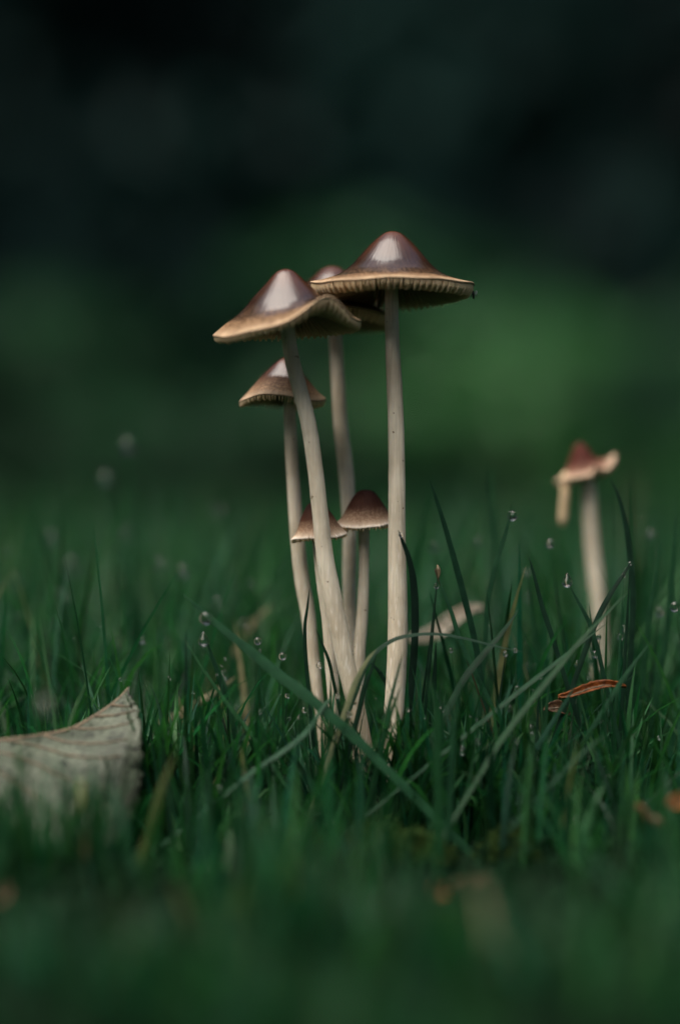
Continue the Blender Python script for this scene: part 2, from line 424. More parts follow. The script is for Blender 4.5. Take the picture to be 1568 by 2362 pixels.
def copy_tree(o, loc, rz, label):
    c = o.copy(); COL.objects.link(c); c.location = loc; c.rotation_euler.z = rz; c['label'] = label; c['group'] = 'added trees out of view that block side sky'
    for ch in o.children:
        k = ch.copy(); COL.objects.link(k); k.parent = c
    return c
_src = [o for o in COL.objects if o.name.startswith('broadleaf_tree')]
for i, (az, d, dz) in enumerate([(62, 5.0, -1.1), (88, 4.6, -1.3), (112, 5.0, -1.1), (138, 5.2, -1.2), (160, 5.6, -1.2), (262, 5.0, -1.2), (290, 5.0, -1.2), (312, 5.2, -1.0), (238, 6.4, -1.3), (184, 7.0, -1.4), (210, 7.2, -1.4)]):  # unseen tree ring, added to block low sky light around the lawn
    a = math.radians(az)
    copy_tree(_src[i % 4], (math.sin(a) * d, math.cos(a) * d, dz), i * 2.1, 'dark broadleaf tree added out of view to block side sky around the lawn')

# ------------------------------------------------------------------ mushrooms
PX = S          # one picture unit in metres
def cap_surface(prof, R, wave, tilt_m, centre, nr=44, na=168, jag=0, seed=0, extra=None):
    """returns f(r, a) -> point of the upper skin; r 0..1, a = angle, -pi/2 towards the camera"""
    pr = np.array([p[0] for p in prof], float); pz = np.array([p[1] for p in prof], float)
    pr = pr / pr[-1]
    rr = np.random.default_rng(seed); ph = rr.uniform(0, 6.28, 6); jph = rr.uniform(0, 6.28, 12)
    # smooth profile through the measured points
    fine = np.linspace(0, 1, 400); zz = np.interp(fine, pr, pz)
    ker = np.hanning(45); ker /= ker.sum()
    ext = np.concatenate([zz[1:60][::-1], zz, zz[-1] + (zz[-1] - zz[-2]) * np.arange(1, 60)])
    zz = np.convolve(ext, ker, 'same')[59:59 + 400]; zz -= zz[0]
    def f(r, a):
        r = np.asarray(r, float); a = np.asarray(a, float)
        lob = 1 + .012 * np.sin(2 * a + ph[0]) + .010 * np.sin(3 * a + ph[1]) + .005 * np.sin(7 * a + ph[2])
        j = sum(np.sin(a * k + jph[i]) for i, k in enumerate((17, 29, 41, 53))) * jag
        q = r * R * (1 + (lob - 1) * r * r) * (1 + j * .02 * np.clip((r - .9) * 10, 0, 1))
        z = -np.interp(r, fine, zz) * PX
        wv = wave(a) * np.clip((r - .45) / .55, 0, 1) ** 1.7
        z = z + wv + R * .010 * np.sin(9 * a + ph[3]) * np.clip((r - .8) * 5, 0, 1) ** 2 * .6
        p = np.stack([q * np.cos(a), q * np.sin(a), z], -1)
        if extra is not None: p = extra(p, r, a)
        return p @ tilt_m.T + centre
    return f

def rot(ax, ay):
    cx, sx, cy, sy = math.cos(ax), math.sin(ax), math.cos(ay), math.sin(ay)
    return np.array([[1, 0, 0], [0, cx, -sx], [0, sx, cx]]) @ np.array([[cy, 0, sy], [0, 1, 0], [-sy, 0, cy]])

def mushroom(name, label, apex, prof, stem, wave=lambda a: 0 * a, tilt=(0, 0), n_gill=96, cap_mat=None, gill_depth=.0024,
             jag=0, seed=1, y=0.0, y_base=None, group=None, thick=.0004, stem_top_r=None, extra=None, category='mushroom', gm=None):
    y_base = y if y_base is None else y_base
    sc_d = (y + D) / D
    R = prof[-1][0] * PX * sc_d
    prof = [(a, b * sc_d) for a, b in prof]
    ap = P(*apex, y)
    # stem path
    n = len(stem); pts, rad = [], []
    for i, (u, v, wd) in enumerate(stem):
        yy = y + (y_base - y) * (i / (n - 1))
        pts.append(P(u, v, yy)); rad.append(wd * .5 * PX * (yy + D) / D)
    pts = np.array(pts); rad = np.array(rad)
    if pts[-1][2] > -.002:
        dd = pts[-1] - pts[-2]; last = pts[-1] + dd * .8 * (pts[-1][2] + .004) / -dd[2]
        last[2] = -.004; pts = np.vstack([pts, last]); rad = np.append(rad, rad[-1] * 1.02)
    root = empty(name, (pts[-1][0], pts[-1][1], 0)); base = np.array((pts[-1][0], pts[-1][1], 0))
    tag(root, label, category, group)
    T = rot(math.radians(tilt[0]), math.radians(tilt[1]))
    f = cap_surface(prof, R, wave, T, ap - base, jag=jag, seed=seed, extra=extra)
    # cap skin + margin + flesh below
    nr, na = 46, 180
    r = np.linspace(0, 1, nr) ** .85; a = np.linspace(0, 2 * math.pi, na, endpoint=False)
    RR, AA = np.meshgrid(r[1:], a, indexing='ij')
    top = f(RR, AA).reshape(-1, 3)
    up = T @ np.array((0, 0, 1.0))
    r2 = np.array([1.006, 1.0, .985, .95, .88, .78, .66, .52, .38, .26, .16]); th = np.array([.35, .75, 1.0, 1.0, 1.05, 1.2, 1.5, 1.9, 2.3, 2.5, 2.5]) * thick
    RB, AB = np.meshgrid(r2, a, indexing='ij')
    bot = f(RB, AB) - up * th[:, None, None]
    V = np.vstack([f(np.zeros(1), np.zeros(1)), top, bot.reshape(-1, 3)])
    rows = nr - 1 + len(r2); faces = [(0, 1 + j, 1 + (j + 1) % na) for j in range(na)]
    for i in range(rows - 1):
        o = 1 + i * na
        for j in range(na):
            k = (j + 1) % na; faces.append((o + j, o + na + j, o + na + k, o + k))
    radv = np.concatenate([[0], RR.ravel(), RB.ravel()])
    ang = np.stack([np.concatenate([[1], np.cos(AA).ravel(), np.cos(AB).ravel()]), np.concatenate([[0], np.sin(AA).ravel(), np.sin(AB).ravel()]), radv], -1)
    me = mesh('cap', V, faces, {'rad': radv, 'ang': ang})
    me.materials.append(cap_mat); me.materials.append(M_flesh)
    mi = np.zeros(len(faces), np.int32); mi[na + (nr + 0) * na:] = 1; me.polygons.foreach_set('material_index', mi)
    cap = obj('cap', me, None, root)
    # gills, each one a thin curved plate
    rs = (stem_top_r or rad[0]) / R * 1.05
    for g in range(n_gill):
        short = g % 2
        r0 = .55 + .12 * random.random() if (g % 4 == 1) else (.76 + .08 * random.random() if g % 4 == 3 else rs)
        ag = (g + random.uniform(-.22, .22)) * 2 * math.pi / n_gill
        m = 8
        q = 1.0 - (1 - np.linspace(0, 1, m)) ** 1.0 * (1 - r0)     # r0 .. 1
        q = r0 + (.992 - r0) * (np.linspace(0, 1, m) ** .8)
        s = (q - r0) / (.992 - r0)
        dep = gill_depth * np.clip((1.0 - q) * 15, 0, 1) ** .5 * (np.clip(s * 5, 0.35, 1) if short else np.clip(s * 6, .45, 1)) * random.uniform(.94, 1.05)
        sway = .02 * math.sin(ag * 5) + random.uniform(-.015, .015)
        aa = np.full(m, ag)
        tp = f(q, aa) - up * np.interp(q, r2[::-1], th[::-1])[:, None] * .8
        lo = f(q, aa + sway * (1 - s) + 0 * q) - up * (np.interp(q, r2[::-1], th[::-1]) + dep)[:, None]
        side = np.array((-math.sin(ag), math.cos(ag), 0)) @ T.T
        wt = np.minimum(.00012, q * R * math.pi / n_gill * .5)[:, None]
        vv = np.stack([tp + side * wt, lo + side * wt * .45, lo - side * wt * .45, tp - side * wt], 1).reshape(-1, 3)
        ff = []
        for i in range(m - 1):
            for c in range(3): ff.append((i * 4 + c, i * 4 + c + 1, i * 4 + 5 + c, i * 4 + 4 + c))
        ff.append((0, 3, 2, 1)); ff.append(tuple(4 * (m - 1) + c for c in range(4)))
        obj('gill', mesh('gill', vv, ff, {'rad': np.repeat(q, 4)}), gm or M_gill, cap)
    # stem
    k = 70
    path = spline(pts, k) - base
    rr = spline(rad[:, None], k)[:, 0]
    # run the stem up into the flesh of the cap
    v, fc = tube(path, rr, 28)
    rr_noise = np.random.default_rng(seed + 90).normal(size=v.shape) * .00002
    low_ = np.clip(np.repeat(np.linspace(-.35, 1.5, k), 28), .05, 1)
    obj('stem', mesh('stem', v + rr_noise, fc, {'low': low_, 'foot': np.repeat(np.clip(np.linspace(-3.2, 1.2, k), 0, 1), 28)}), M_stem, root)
    return root

prof_R = [(0, 0), (14, 2.5), (25, 8.5), (48, 29), (70, 54), (90, 78), (113, 98), (135, 110), (160, 119), (187, 127)]
def wR(a):
    d = np.angle(np.exp(1j * (a + math.pi / 2)))
    return .0006 * np.cos(a * 2 + .5) + .0004 * np.sin(a * 3) - .0002 * np.exp(-(d / .7) ** 2)
R_top = (905, 533)
mushroom('mushroom', 'tallest mushroom, wide shiny brown bell cap on a straight cream stem', R_top, prof_R,
         [(902, 640, 30), (903, 700, 31), (905, 800, 34), (912, 950, 37), (915, 1100, 39), (915, 1250, 41), (917, 1400, 45), (916, 1500, 46), (911, 1600, 46), (905, 1680, 46), (900, 1720, 46)],
         wave=wR, tilt=(-3.2, .8), n_gill=150, cap_mat=M_cap_big, seed=3, y=.002, y_base=-.004)

prof_L = [(0, 0), (12, 2), (22, 7), (38, 24), (58, 44), (76, 62), (97, 84), (118, 101), (146, 115), (173, 130)]
def wL(a):
    d = np.angle(np.exp(1j * (a + math.pi / 2 - .56)))
    e = np.angle(np.exp(1j * (a + math.pi / 2 + .9)))
    b = np.angle(np.exp(1j * (a - math.pi / 2)))
    return .0042 * np.exp(-(d / .36) ** 2) - .0018 * np.exp(-(e / .80) ** 2) - .0006 * np.exp(-(b / .9) ** 2)
mushroom('mushroom', 'shiny brown mushroom with a wavy lifted cap brim on a leaning curved stem', (657, 620), prof_L,
         [(660, 735, 30), (664, 765, 32), (672, 820, 34), (692, 900, 36), (712, 980, 36), (727, 1080, 36), (738, 1180, 37), (749, 1280, 40), (765, 1370, 43), (783, 1460, 44), (800, 1540, 42), (816, 1610, 40), (828, 1660, 38)],
         wave=wL, tilt=(0, -3.2), n_gill=140, gill_depth=.0019, cap_mat=M_cap_big, seed=5, y=-.007, y_base=-.003)

prof_M = [(0, 0), (14, 2.5), (25, 8), (45, 27), (66, 51), (85, 72), (105, 90), (128, 102), (152, 113)]
mushroom('mushroom', 'brown mushroom half hidden behind the two shiny wide caps', (768, 614), prof_M,
         [(772, 715, 30), (773, 770, 31), (778, 850, 33), (786, 980, 34), (797, 1078, 35), (802, 1144, 34), (806, 1226, 33), (806, 1308, 32), (806, 1407, 30), (812, 1520, 29), (818, 1640, 28)],
         wave=lambda a: .0005 * np.sin(2 * a), tilt=(-6, 3), n_gill=96, cap_mat=M_cap_big, seed=8, y=.021, y_base=.015)

prof_S = [(0, 0), (9, 2.5), (18, 9), (29, 20), (51, 45), (69, 67), (86, 86), (100, 99)]
mushroom('mushroom', 'conical brown mushroom whose cap is crossed by the leaning stem', (660, 824), prof_S,
         [(668, 915, 27), (668, 950, 28), (670, 1000, 29), (676, 1100, 30), (686, 1243, 33), (697, 1340, 35), (709, 1407, 34), (724, 1530, 28), (733, 1604, 24), (742, 1690, 20)],
         wave=lambda a: .0005 * np.sin(3 * a + 1) + .0004 * np.cos(a), tilt=(-3, 4), n_gill=84, cap_mat=M_cap_mid, gill_depth=.0015, seed=13, y=.012, y_base=.010)

prof_Y = [(0, 0), (10, .8), (20, 5), (31, 18), (43, 38), (54, 58), (64, 71), (73, 78)]
mushroom('mushroom', 'small young mushroom with dark smooth cap beside the tallest stem', (842, 1130), prof_Y,
         [(840, 1195, 25), (839, 1230, 26), (839, 1308, 24), (836, 1407, 27), (829, 1506, 27), (829, 1604, 22), (828, 1670, 22)],
         wave=lambda a: .0003 * np.sin(2 * a + 2), tilt=(2, -2), n_gill=64, cap_mat=M_cap_young, gill_depth=.0009, jag=.9, seed=17, y=.008, y_base=.006)
prof_Z = [(0, 0), (9, .8), (17, 5), (27, 18), (38, 37), (47, 57), (56, 70), (64, 79)]
mushroom('mushroom', 'small young mushroom with pale fringed cap behind the leaning stem', (725, 1157), prof_Z,
         [(730, 1225, 24), (736, 1290, 25), (745, 1360, 26), (757, 1440, 28), (764, 1538, 29), (769, 1604, 28), (770, 1690, 22)],
         wave=lambda a: .0003 * np.sin(2 * a), tilt=(3, -8), n_gill=60, cap_mat=M_cap_young, gill_depth=.0008, jag=.9, seed=19, y=.004, y_base=.004)

# torn mushroom further back
prof_T = [(0, 0), (8, 4), (16, 14), (25, 32), (36, 53), (48, 68), (66, 80)]
def torn(p, r, a):
    d = np.angle(np.exp(1j * (a - .05)))           # side that flares outwards
    k = np.exp(-(d / .55) ** 2) * np.clip((r - .45) / .55, 0, 1)
    p = p.copy(); p[..., 2] += k * .0036; p[..., 0] += k * .0012
    d2 = np.angle(np.exp(1j * (a + 1.05)))         # split
    k2 = np.exp(-(d2 / .22) ** 2) * np.clip((r - .55) / .45, 0, 1)
    p[..., 0] *= 1 - .38 * k2; p[..., 1] *= 1 - .38 * k2; p[..., 2] += .0018 * k2
    return p
tm = mushroom('mushroom', 'torn reddish mushroom standing apart with a strip of cap hanging down', (1334, 1020), prof_T,
         [(1352, 1085, 30), (1356, 1130, 33), (1364, 1250, 36), (1374, 1340, 36), (1380, 1420, 34), (1384, 1520, 34), (1386, 1600, 34)],
         tilt=(-2, -9), n_gill=56, cap_mat=cap_material('reddish_cap', [(0, (.050, .012, .008)), (.45, (.065, .018, .013)), (.75, (.13, .065, .045)), (1, (.42, .33, .25))], .1, speck=.3),
         gill_depth=.001, jag=1.6, seed=23, y=.056, y_base=.056, extra=torn)
fl = spline([P(1303, 1090, .054), P(1303, 1130, .053), P(1299, 1175, .053), P(1296, 1214, .053)], 14) - np.array(tm.location)
v, f_ = tube(fl, np.interp(np.linspace(0, 1, 14), [0, .1, .5, .9, 1], [.0004, .0010, .0009, .0009, .0004]), 10)
obj('torn_strip', mesh('torn_strip', v, f_), simple('torn_flesh', (.50, .36, .20), .6, (900, (.62, .50, .34))), tm)

# ------------------------------------------------------------------ grass
def blade_arrays(C, Wd, tint, fold=.25, across=3):
    """C (n,k,3) centre lines, Wd (n,k,3) half-width vectors"""
    n, k, _ = C.shape
    T = np.gradient(C, axis=1); T /= np.linalg.norm(T, axis=2)[..., None] + 1e-12
    Nn = np.cross(T, Wd)
    cols = np.linspace(-1, 1, across)
    v = np.stack([C + Wd * c + Nn * fold * abs(c) for c in cols], 2)          # n,k,across,3
    idx = np.arange(n * k * across).reshape(n, k, across)
    f = np.stack([idx[:, :-1, :-1], idx[:, :-1, 1:], idx[:, 1:, 1:], idx[:, 1:, :-1]], -1).reshape(-1, 4)
    tn = np.repeat(tint, k * across, 0)
    cr = np.broadcast_to(cols, (n, k, across)).ravel()
    return v.reshape(-1, 3), f, tn, cr

def grass_lines(x, y, length, k, r, lean=.35, bend=1.0):
    n = len(x); az = r.uniform(0, 2 * math.pi, n); th0 = np.abs(r.normal(0, lean, n)); bd = np.abs(r.normal(0, bend, n))
    t = np.linspace(0, 1, k); th = np.minimum(th0[:, None] + bd[:, None] * t[None] ** 1.4, 2.3)
    ds = length[:, None] / (k - 1)
    hx = np.concatenate([np.zeros((n, 1)), np.cumsum(np.sin(th[:, :-1]) * ds, 1)], 1)
    hz = np.concatenate([np.zeros((n, 1)), np.cumsum(np.cos(th[:, :-1]) * ds, 1)], 1)
    z0 = ground_z(x, y) - .001
    C = np.stack([x[:, None] + np.cos(az)[:, None] * hx, y[:, None] + np.sin(az)[:, None] * hx, np.maximum(z0[:, None] + hz, .001)], -1)
    wa = az + math.pi / 2 + r.normal(0, .5, n)
    wd = np.stack([np.cos(wa), np.sin(wa), np.zeros(n)], -1)
    return C, wd

def tints(n, r, dry=.015):
    base = np.array((.017, .080, .034)); t = np.empty((n, 3))
    v = r.uniform(.3, 1.6, n)[:, None]; hue = r.uniform(-1, 1, n)[:, None]
    t[:] = base * v * (1 + hue * np.array((.45, .10, -.25)))
    d = r.uniform(0, 1, n) < dry
    t[d] = np.array((.22, .20, .12)) * r.uniform(.6, 1.3, d.sum())[:, None]
    return t

def lawn(name, n, yr, hfun, wid, k, across, seed, xs=.30, lean=.35, bend=1.0, label='', keep=None, pad=.06, dry=.015):
    r = np.random.default_rng(seed)
    y = r.uniform(*yr, n)
    dist = y + D
    half = .14 * xs / .30 * dist / D * 1.0 + pad
    x = r.uniform(-1, 1, n) * half
    L = hfun(x, y, r)
    if keep is not None:
        m = keep(x, y, L, r); x, y, L = x[m], y[m], L[m]
    C, wd = grass_lines(x, y, L, k, r, lean, bend)
    t = np.linspace(0, 1, k); prof = np.interp(t, [0, .15, .45, .8, 1], [.75, 1, .95, .5, .03])
    ww = wid * r.uniform(.5, 1.3, len(x))
    Wd = wd[:, None, :] * (ww[:, None] * prof[None])[..., None] * .5
    v, f, tn, cr = blade_arrays(C, Wd, tints(len(x), r, dry), .25, across)
    return C, tag(obj(name, mesh(name, v, f, {'tint': tn, 'cr': cr}), M_grass), label, 'grass', None, 'stuff')

def h_front(x, y, r):
    n = len(x); cap_ = np.interp(y, [-.25, -.15, -.08, -.03, .0], [.014, .016, .018, .020, .022])
    L = cap_ * r.uniform(.45, 1.3, n); tall = r.uniform(0, 1, n) < .05
    L[tall] *= r.uniform(1.1, 1.4, tall.sum()); return L
def h_mid(x, y, r):
    n = len(x); base = np.interp(y, [0, .03, .1, .3], [.029, .034, .040, .044])
    L = base * r.uniform(.5, 1.35, n); tall = r.uniform(0, 1, n) < .12
    L[tall] *= r.uniform(1.2, 1.5, tall.sum()); return L
def clump(x, y, sc=55):
    return np.sin(x * sc + 1.2 * np.sin(y * sc * .8)) * np.cos(y * sc * .9 + 1.4 * np.sin(x * sc * .6)) + .5 * np.sin(x * sc * 2.1 + y * sc * 1.7)
def keep_front(x, y, L, r):   # open, clumpy turf with bare wet soil between
    return (y > -.012) | (clump(x, y) + r.uniform(-.5, .5, len(x)) > .25 + .35 * np.clip(-y / .12, 0, 1))
def keep_mid(x, y, L, r):   # the worn spot the mushrooms grew from carries only short grass
    near = (np.abs(x - .004) < .020) & (y < .03); return ~(near & (L > .027))
C1, _ = lawn('foreground_grass', 13000, (-.27, .0), h_front, .0014, 8, 3, 101, lean=.28, bend=.5, label='short dark blurred grass in front of the mushrooms', keep=keep_front)
C2, _ = lawn('lawn_grass', 24000, (.0, .40), h_mid, .0012, 8, 3, 102, lean=.42, bend=.9, label='green wet lawn grass around and behind the mushrooms', keep=keep_mid)
C3, _ = lawn('far_lawn_grass', 46000, (.40, 3.6), lambda x, y, r: r.uniform(.018, .055, len(x)), .0040, 5, 2, 103, lean=.35, bend=.9, label='soft blurred lawn grass running back to the bushes')

C4, _ = lawn('tuft_grass', 1000, (-.011, -.005), lambda x, y, r: r.uniform(.016, .034, len(x)), .0012, 9, 3, 104, xs=.06, pad=.03, dry=0, lean=.30, bend=.7, label='thick tuft of grass hiding the feet of the mushroom stems')
C5, _ = lawn('tall_grass', 1800, (.05, .34), lambda x, y, r: r.uniform(.045, .075, len(x)), .0015, 10, 3, 105, dry=0, lean=.30, bend=.8, label='taller loose grass blades rising from the lawn behind the mushrooms')

def tuft(name, n, xr, yr, hr, seed, label):
    r = np.random.default_rng(seed); x = r.uniform(*xr, n); y = r.uniform(*yr, n); L = r.uniform(*hr, n)
    C, wd = grass_lines(x, y, L, 9, r, .25, .6)
    prof = np.interp(np.linspace(0, 1, 9), [0, .15, .45, .8, 1], [.75, 1, .95, .5, .03])
    Wd = wd[:, None, :] * (.0013 * r.uniform(.5, 1.3, n)[:, None] * prof[None])[..., None] * .5
    v, f, tn, cr = blade_arrays(C, Wd, tints(n, r, .01), .25, 3)
    tag(obj(name, mesh(name, v, f, {'tint': tn, 'cr': cr}), M_grass), label, 'grass', None, 'stuff')
tuft('tuft_grass', 170, (.030, .075), (.012, .045), (.026, .046), 201, 'tuft of grass hiding the foot of the torn mushroom')
tuft('tuft_grass', 150, (-.075, -.036), (-.066, -.052), (.012, .026), 202, 'low tuft of grass growing in front of the large grey leaf')
def tall_side(x, y, r):
    L = r.uniform(.030, .062, len(x)); return L
def keep_side(x, y, L, r):
    k = (y + D) / D
    return (x > .024 * k) | (x < -.030 * k)
C6, _ = lawn('long_grass', 950, (.004, .075), tall_side, .0013, 10, 3, 106, lean=.28, bend=.7, label='long thin grass blades standing up on both sides of the mushrooms', keep=keep_side, dry=.01)

# single blades that stand out
def blade(pts, width, label, y0=0.0, y1=None, tint=(.018, .075, .035), group=None, face=(0, -1, .5), fold=.25, k=26, tipw=.03):
    """pts from the tip (first) to the foot (last), picture units; y0 at tip, y1 at foot"""
    y1 = y0 if y1 is None else y1
    n = len(pts); W = [P(u, v, y0 + (y1 - y0) * i / (n - 1)) for i, (u, v) in enumerate(pts)]
    if W[-1][2] > 0:                                  # carry the blade down to the soil
        d = W[-1] - W[-2]; d /= np.linalg.norm(d)
        if d[2] > -.35: d = np.array((d[0] * .6, d[1], -.8)); d /= np.linalg.norm(d)
        W.append(W[-1] + d * (W[-1][2] + .002) / -d[2])
    c = spline(W[::-1], k)
    base = np.array((c[0][0], c[0][1], 0))
    T = np.gradient(c, axis=0); T /= np.linalg.norm(T, axis=1)[:, None]
    fc = np.array(face, float); s = np.cross(T, fc); s /= np.linalg.norm(s, axis=1)[:, None] + 1e-9
    t = np.linspace(0, 1, k); prof = np.interp(t, [0, .2, .55, .85, 1], [.7, .95, 1, .55, tipw])
    Wd = s * (width * PX * .5 * prof)[:, None]
    v, f, tn, cr = blade_arrays((c - base)[None], Wd[None], np.array([tint]), fold, 5)
    o = obj('grass_blade', mesh('grass_blade', v, f, {'tint': tn, 'cr': cr}), M_grass, None, tuple(base))
    return tag(o, label, 'grass blade', group), c

DK = (.010, .036, .022); MD = (.020, .080, .040); LT = (.015, .072, .028); STRAW = (.20, .18, .11)
blade([(420, 1368), (470, 1412), (520, 1455), (580, 1503), (640, 1553), (700, 1598), (760, 1648), (820, 1702), (866, 1748)], 26,
      'broad ribbed grass blade leaning across the stem feet with a big drop under it', -.0135, -.019, (.014, .068, .030), face=(.25, -1, .35))
blade([(421, 1467), (470, 1545), (530, 1630), (600, 1720), (645, 1790)], 9, 'thin straight grass blade slanting below the broad ribbed blade', -.010, -.014, (.025, .10, .04))
blade([(918, 1222), (928, 1248), (942, 1285), (953, 1340), (957, 1420), (955, 1500), (948, 1580), (940, 1660)], 17, 'curved near black grass blade touching the tallest stem', -.006, -.006, (.006, .020, .014))
blade([(1215, 1505), (1150, 1492), (1090, 1476), (1030, 1464), (980, 1461), (925, 1468), (890, 1484), (862, 1508), (836, 1550), (818, 1600), (800, 1650)], 15,
      'dark grass blade arching over in front of the tallest stem', -.008, -.009, (.012, .045, .026), face=(0, -.6, 1))
blade([(868, 1497), (845, 1525), (820, 1572), (803, 1620), (783, 1678)], 13, 'pale shiny bent grass stalk beaded with water by the stem feet', -.013, -.014, (.20, .22, .13))
blade([(870, 1502), (856, 1545), (842, 1580), (828, 1640), (815, 1690)], 13, 'short dark grass blade behind the pale bent stalk', -.010, -.010, DK)
blade([(989, 1103), (1005, 1150), (1026, 1215), (1050, 1300), (1075, 1395), (1097, 1490), (1110, 1570)], 15, 'tall slim grass blade reaching highest beside the tallest stem', .003, .003, (.012, .050, .028))
blade([(1010, 1330), (1022, 1365), (1040, 1410), (1062, 1480), (1095, 1550), (1120, 1600)], 11, 'grass blade just below the withered brown seed', -.003, -.004, MD)
_b, _c = blade([(1010, 1332), (1014, 1345), (1020, 1362)], 4, 'short bare stalk ending in a withered brown seed', -.003, -.003, (.06, .05, .03))
_v, _f = tube(spline([P(1008, 1302, -.003), P(1010, 1312, -.003), P(1012, 1322, -.003), P(1011, 1334, -.003)], 9) - np.array(_b.location), np.array([.1, .4, .62, .72, .72, .66, .5, .35, .15]) * .0005, 8)
obj('seed', mesh('seed', _v, _f), simple('seed_husk', (.10, .07, .035), .6, (2000, (.24, .19, .11))), _b)
blade([(1218, 1280), (1232, 1330), (1250, 1400), (1270, 1460), (1295, 1540)], 12, 'straight dark grass blade between the tallest and the torn mushroom', -.002, -.003, DK)
blade([(1312, 1350), (1335, 1392), (1356, 1432), (1376, 1490), (1392, 1560)], 11, 'grass blade ending in a large clear hanging drop', -.003, -.004, (.014, .055, .03))
blade([(1456, 1294), (1440, 1320), (1412, 1362), (1384, 1412), (1360, 1470), (1335, 1540)], 13, 'grass blade beaded with fine drops in front of the torn mushroom', -.002, -.003, DK)
blade([(1450, 1362), (1395, 1418), (1340, 1475), (1280, 1548), (1215, 1628), (1150, 1715), (1105, 1790)], 13, 'long bright green grass blade lying low and slanting before the torn mushroom', -.010, -.024, LT)
blade([(1395, 1440), (1330, 1490), (1260, 1545), (1190, 1600), (1110, 1665)], 11, 'narrow mid green grass blade parallel to the long bright one', -.006, -.012, MD)
blade([(1404, 1100), (1425, 1142), (1441, 1200), (1453, 1290), (1459, 1380), (1456, 1470), (1450, 1580)], 15, 'tall dark upright grass blade beside the torn mushroom', .012, .010, DK)
blade([(1180, 1158), (1172, 1205), (1158, 1255), (1140, 1310), (1124, 1392), (1118, 1480)], 12, 'slim grass blade holding a round drop near its tip', .008, .006, MD)
blade([(1197, 1404), (1160, 1455), (1118, 1505), (1070, 1565), (1030, 1640)], 16, 'dark grass blade slanting across the fallen pale petal', -.004, -.008, (.014, .055, .028))
blade([(772, 1604), (755, 1618), (738, 1642), (705, 1690), (650, 1735), (590, 1775), (540, 1815)], 12, 'grass blade crossing the broad ribbed blade low down with a drop on its bent tip', -.016, -.022, (.024, .095, .05))
blade([(1130, 1068), (1132, 1130), (1140, 1200), (1150, 1300)], 16, 'soft blurred tall grass blade behind the tallest stem', .05, .05, MD)
G_sl = 'slim upright grass blades in the focused strip'
LB_sl = 'slim grass blade standing upright in the sharp strip of lawn'
for pts, wd, yy, tn in [([(714, 1355), (709, 1400), (703, 1450), (706, 1530), (716, 1640)], 9, -.004, DK), ([(728, 1450), (745, 1490), (760, 1530), (775, 1600)], 8, .0, DK),
                        ([(597, 1482), (600, 1560), (610, 1640), (622, 1730)], 8, .0, MD), ([(648, 1520), (644, 1600), (640, 1700)], 6, .002, LT),
                        ([(520, 1600), (510, 1650), (497, 1720), (480, 1800)], 9, -.010, LT), ([(595, 1640), (565, 1690), (535, 1740), (505, 1800)], 8, -.012, DK),
                        ([(600, 1655), (606, 1710), (615, 1770)], 9, -.014, LT), ([(630, 1622), (633, 1690), (636, 1780)], 7, -.012, MD),
                        ([(1005, 1480), (1002, 1560), (995, 1660)], 12, .0, DK), ([(930, 1500), (912, 1570), (892, 1650), (880, 1720)], 9, -.014, MD),
                        ([(925, 1580), (900, 1650), (882, 1720)], 11, -.016, LT), ([(1520, 1250), (1510, 1340), (1495, 1440), (1480, 1560)], 15, .015, MD),
                        ([(1330, 1575), (1290, 1640), (1240, 1720), (1205, 1790)], 13, -.014, (.02, .08, .05)), ([(1560, 1160), (1552, 1300), (1540, 1430), (1520, 1560)], 17, .02, MD),
                        ([(1400, 1690), (1340, 1740), (1280, 1800), (1225, 1860)], 12, -.03, MD), ([(985, 1560), (1008, 1640), (1010, 1760)], 22, -.035, LT),
                        ([(1060, 1590), (1045, 1680), (1040, 1790)], 15, -.03, MD), ([(470, 1490), (500, 1540), (525, 1610), (545, 1690)], 16, .008, MD),
                        ([(845, 1520), (875, 1550), (900, 1590)], 10, .004, DK), ([(1500, 1480), (1440, 1560), (1390, 1640)], 12, -.012, MD)]:
    blade(pts, wd, LB_sl, yy, yy, tn, G_sl)
for i, (pts, yy) in enumerate([([(628, 1395), (600, 1420), (575, 1450), (540, 1500)], .055), ([(412, 1605), (422, 1650), (440, 1690), (452, 1740)], .012), ([(545, 1560), (490, 1600), (420, 1640)], .02),
                               ([(520, 1745), (512, 1765), (498, 1800)], -.01), ([(405, 1735), (375, 1810), (350, 1890)], -.045)]):
    blade(pts, 16 if i != 3 else 8, 'short pale withered grass blade lying among the green', yy, yy, STRAW if i != 4 else (.10, .12, .05), 'withered grass blades')

# ------------------------------------------------------------------ dew
def drop_mesh(neck):
    k, seg = 18, 20
    t = np.linspace(0, math.pi, k); r = np.sin(t); z = np.cos(t)
    up = np.clip(z, 0, 1); z = z + neck * up ** 3; r = r * (1 - .45 * min(neck, 1) * up ** 1.5)
    a = np.linspace(0, 2 * math.pi, seg, endpoint=False)
    V = [(0, 0, z[0])] + [(r[i] * math.cos(q), r[i] * math.sin(q), z[i]) for i in range(1, k - 1) for q in a] + [(0, 0, z[-1])]
    Fc = [(0, 1 + j, 1 + (j + 1) % seg) for j in range(seg)]
    for i in range(k - 3):
        for j in range(seg):
            q = (j + 1) % seg; o = 1 + i * seg; Fc.append((o + j, o + seg + j, o + seg + q, o + q))
    e = len(V) - 1; o = 1 + (k - 3) * seg
    Fc += [(o + j, e, o + (j + 1) % seg) for j in range(seg)]
    me = mesh('dew_drop', V, Fc); me.materials.append(M_water); return me
DROP, PEND = drop_mesh(.08), drop_mesh(.75)
def dew(p, r, label, group=None, pend=False):
    o = obj('dew_drop', PEND if pend else DROP, None, None, tuple(p)); o.scale = (r, r, r)
    return tag(o, label, 'dew drop', group)
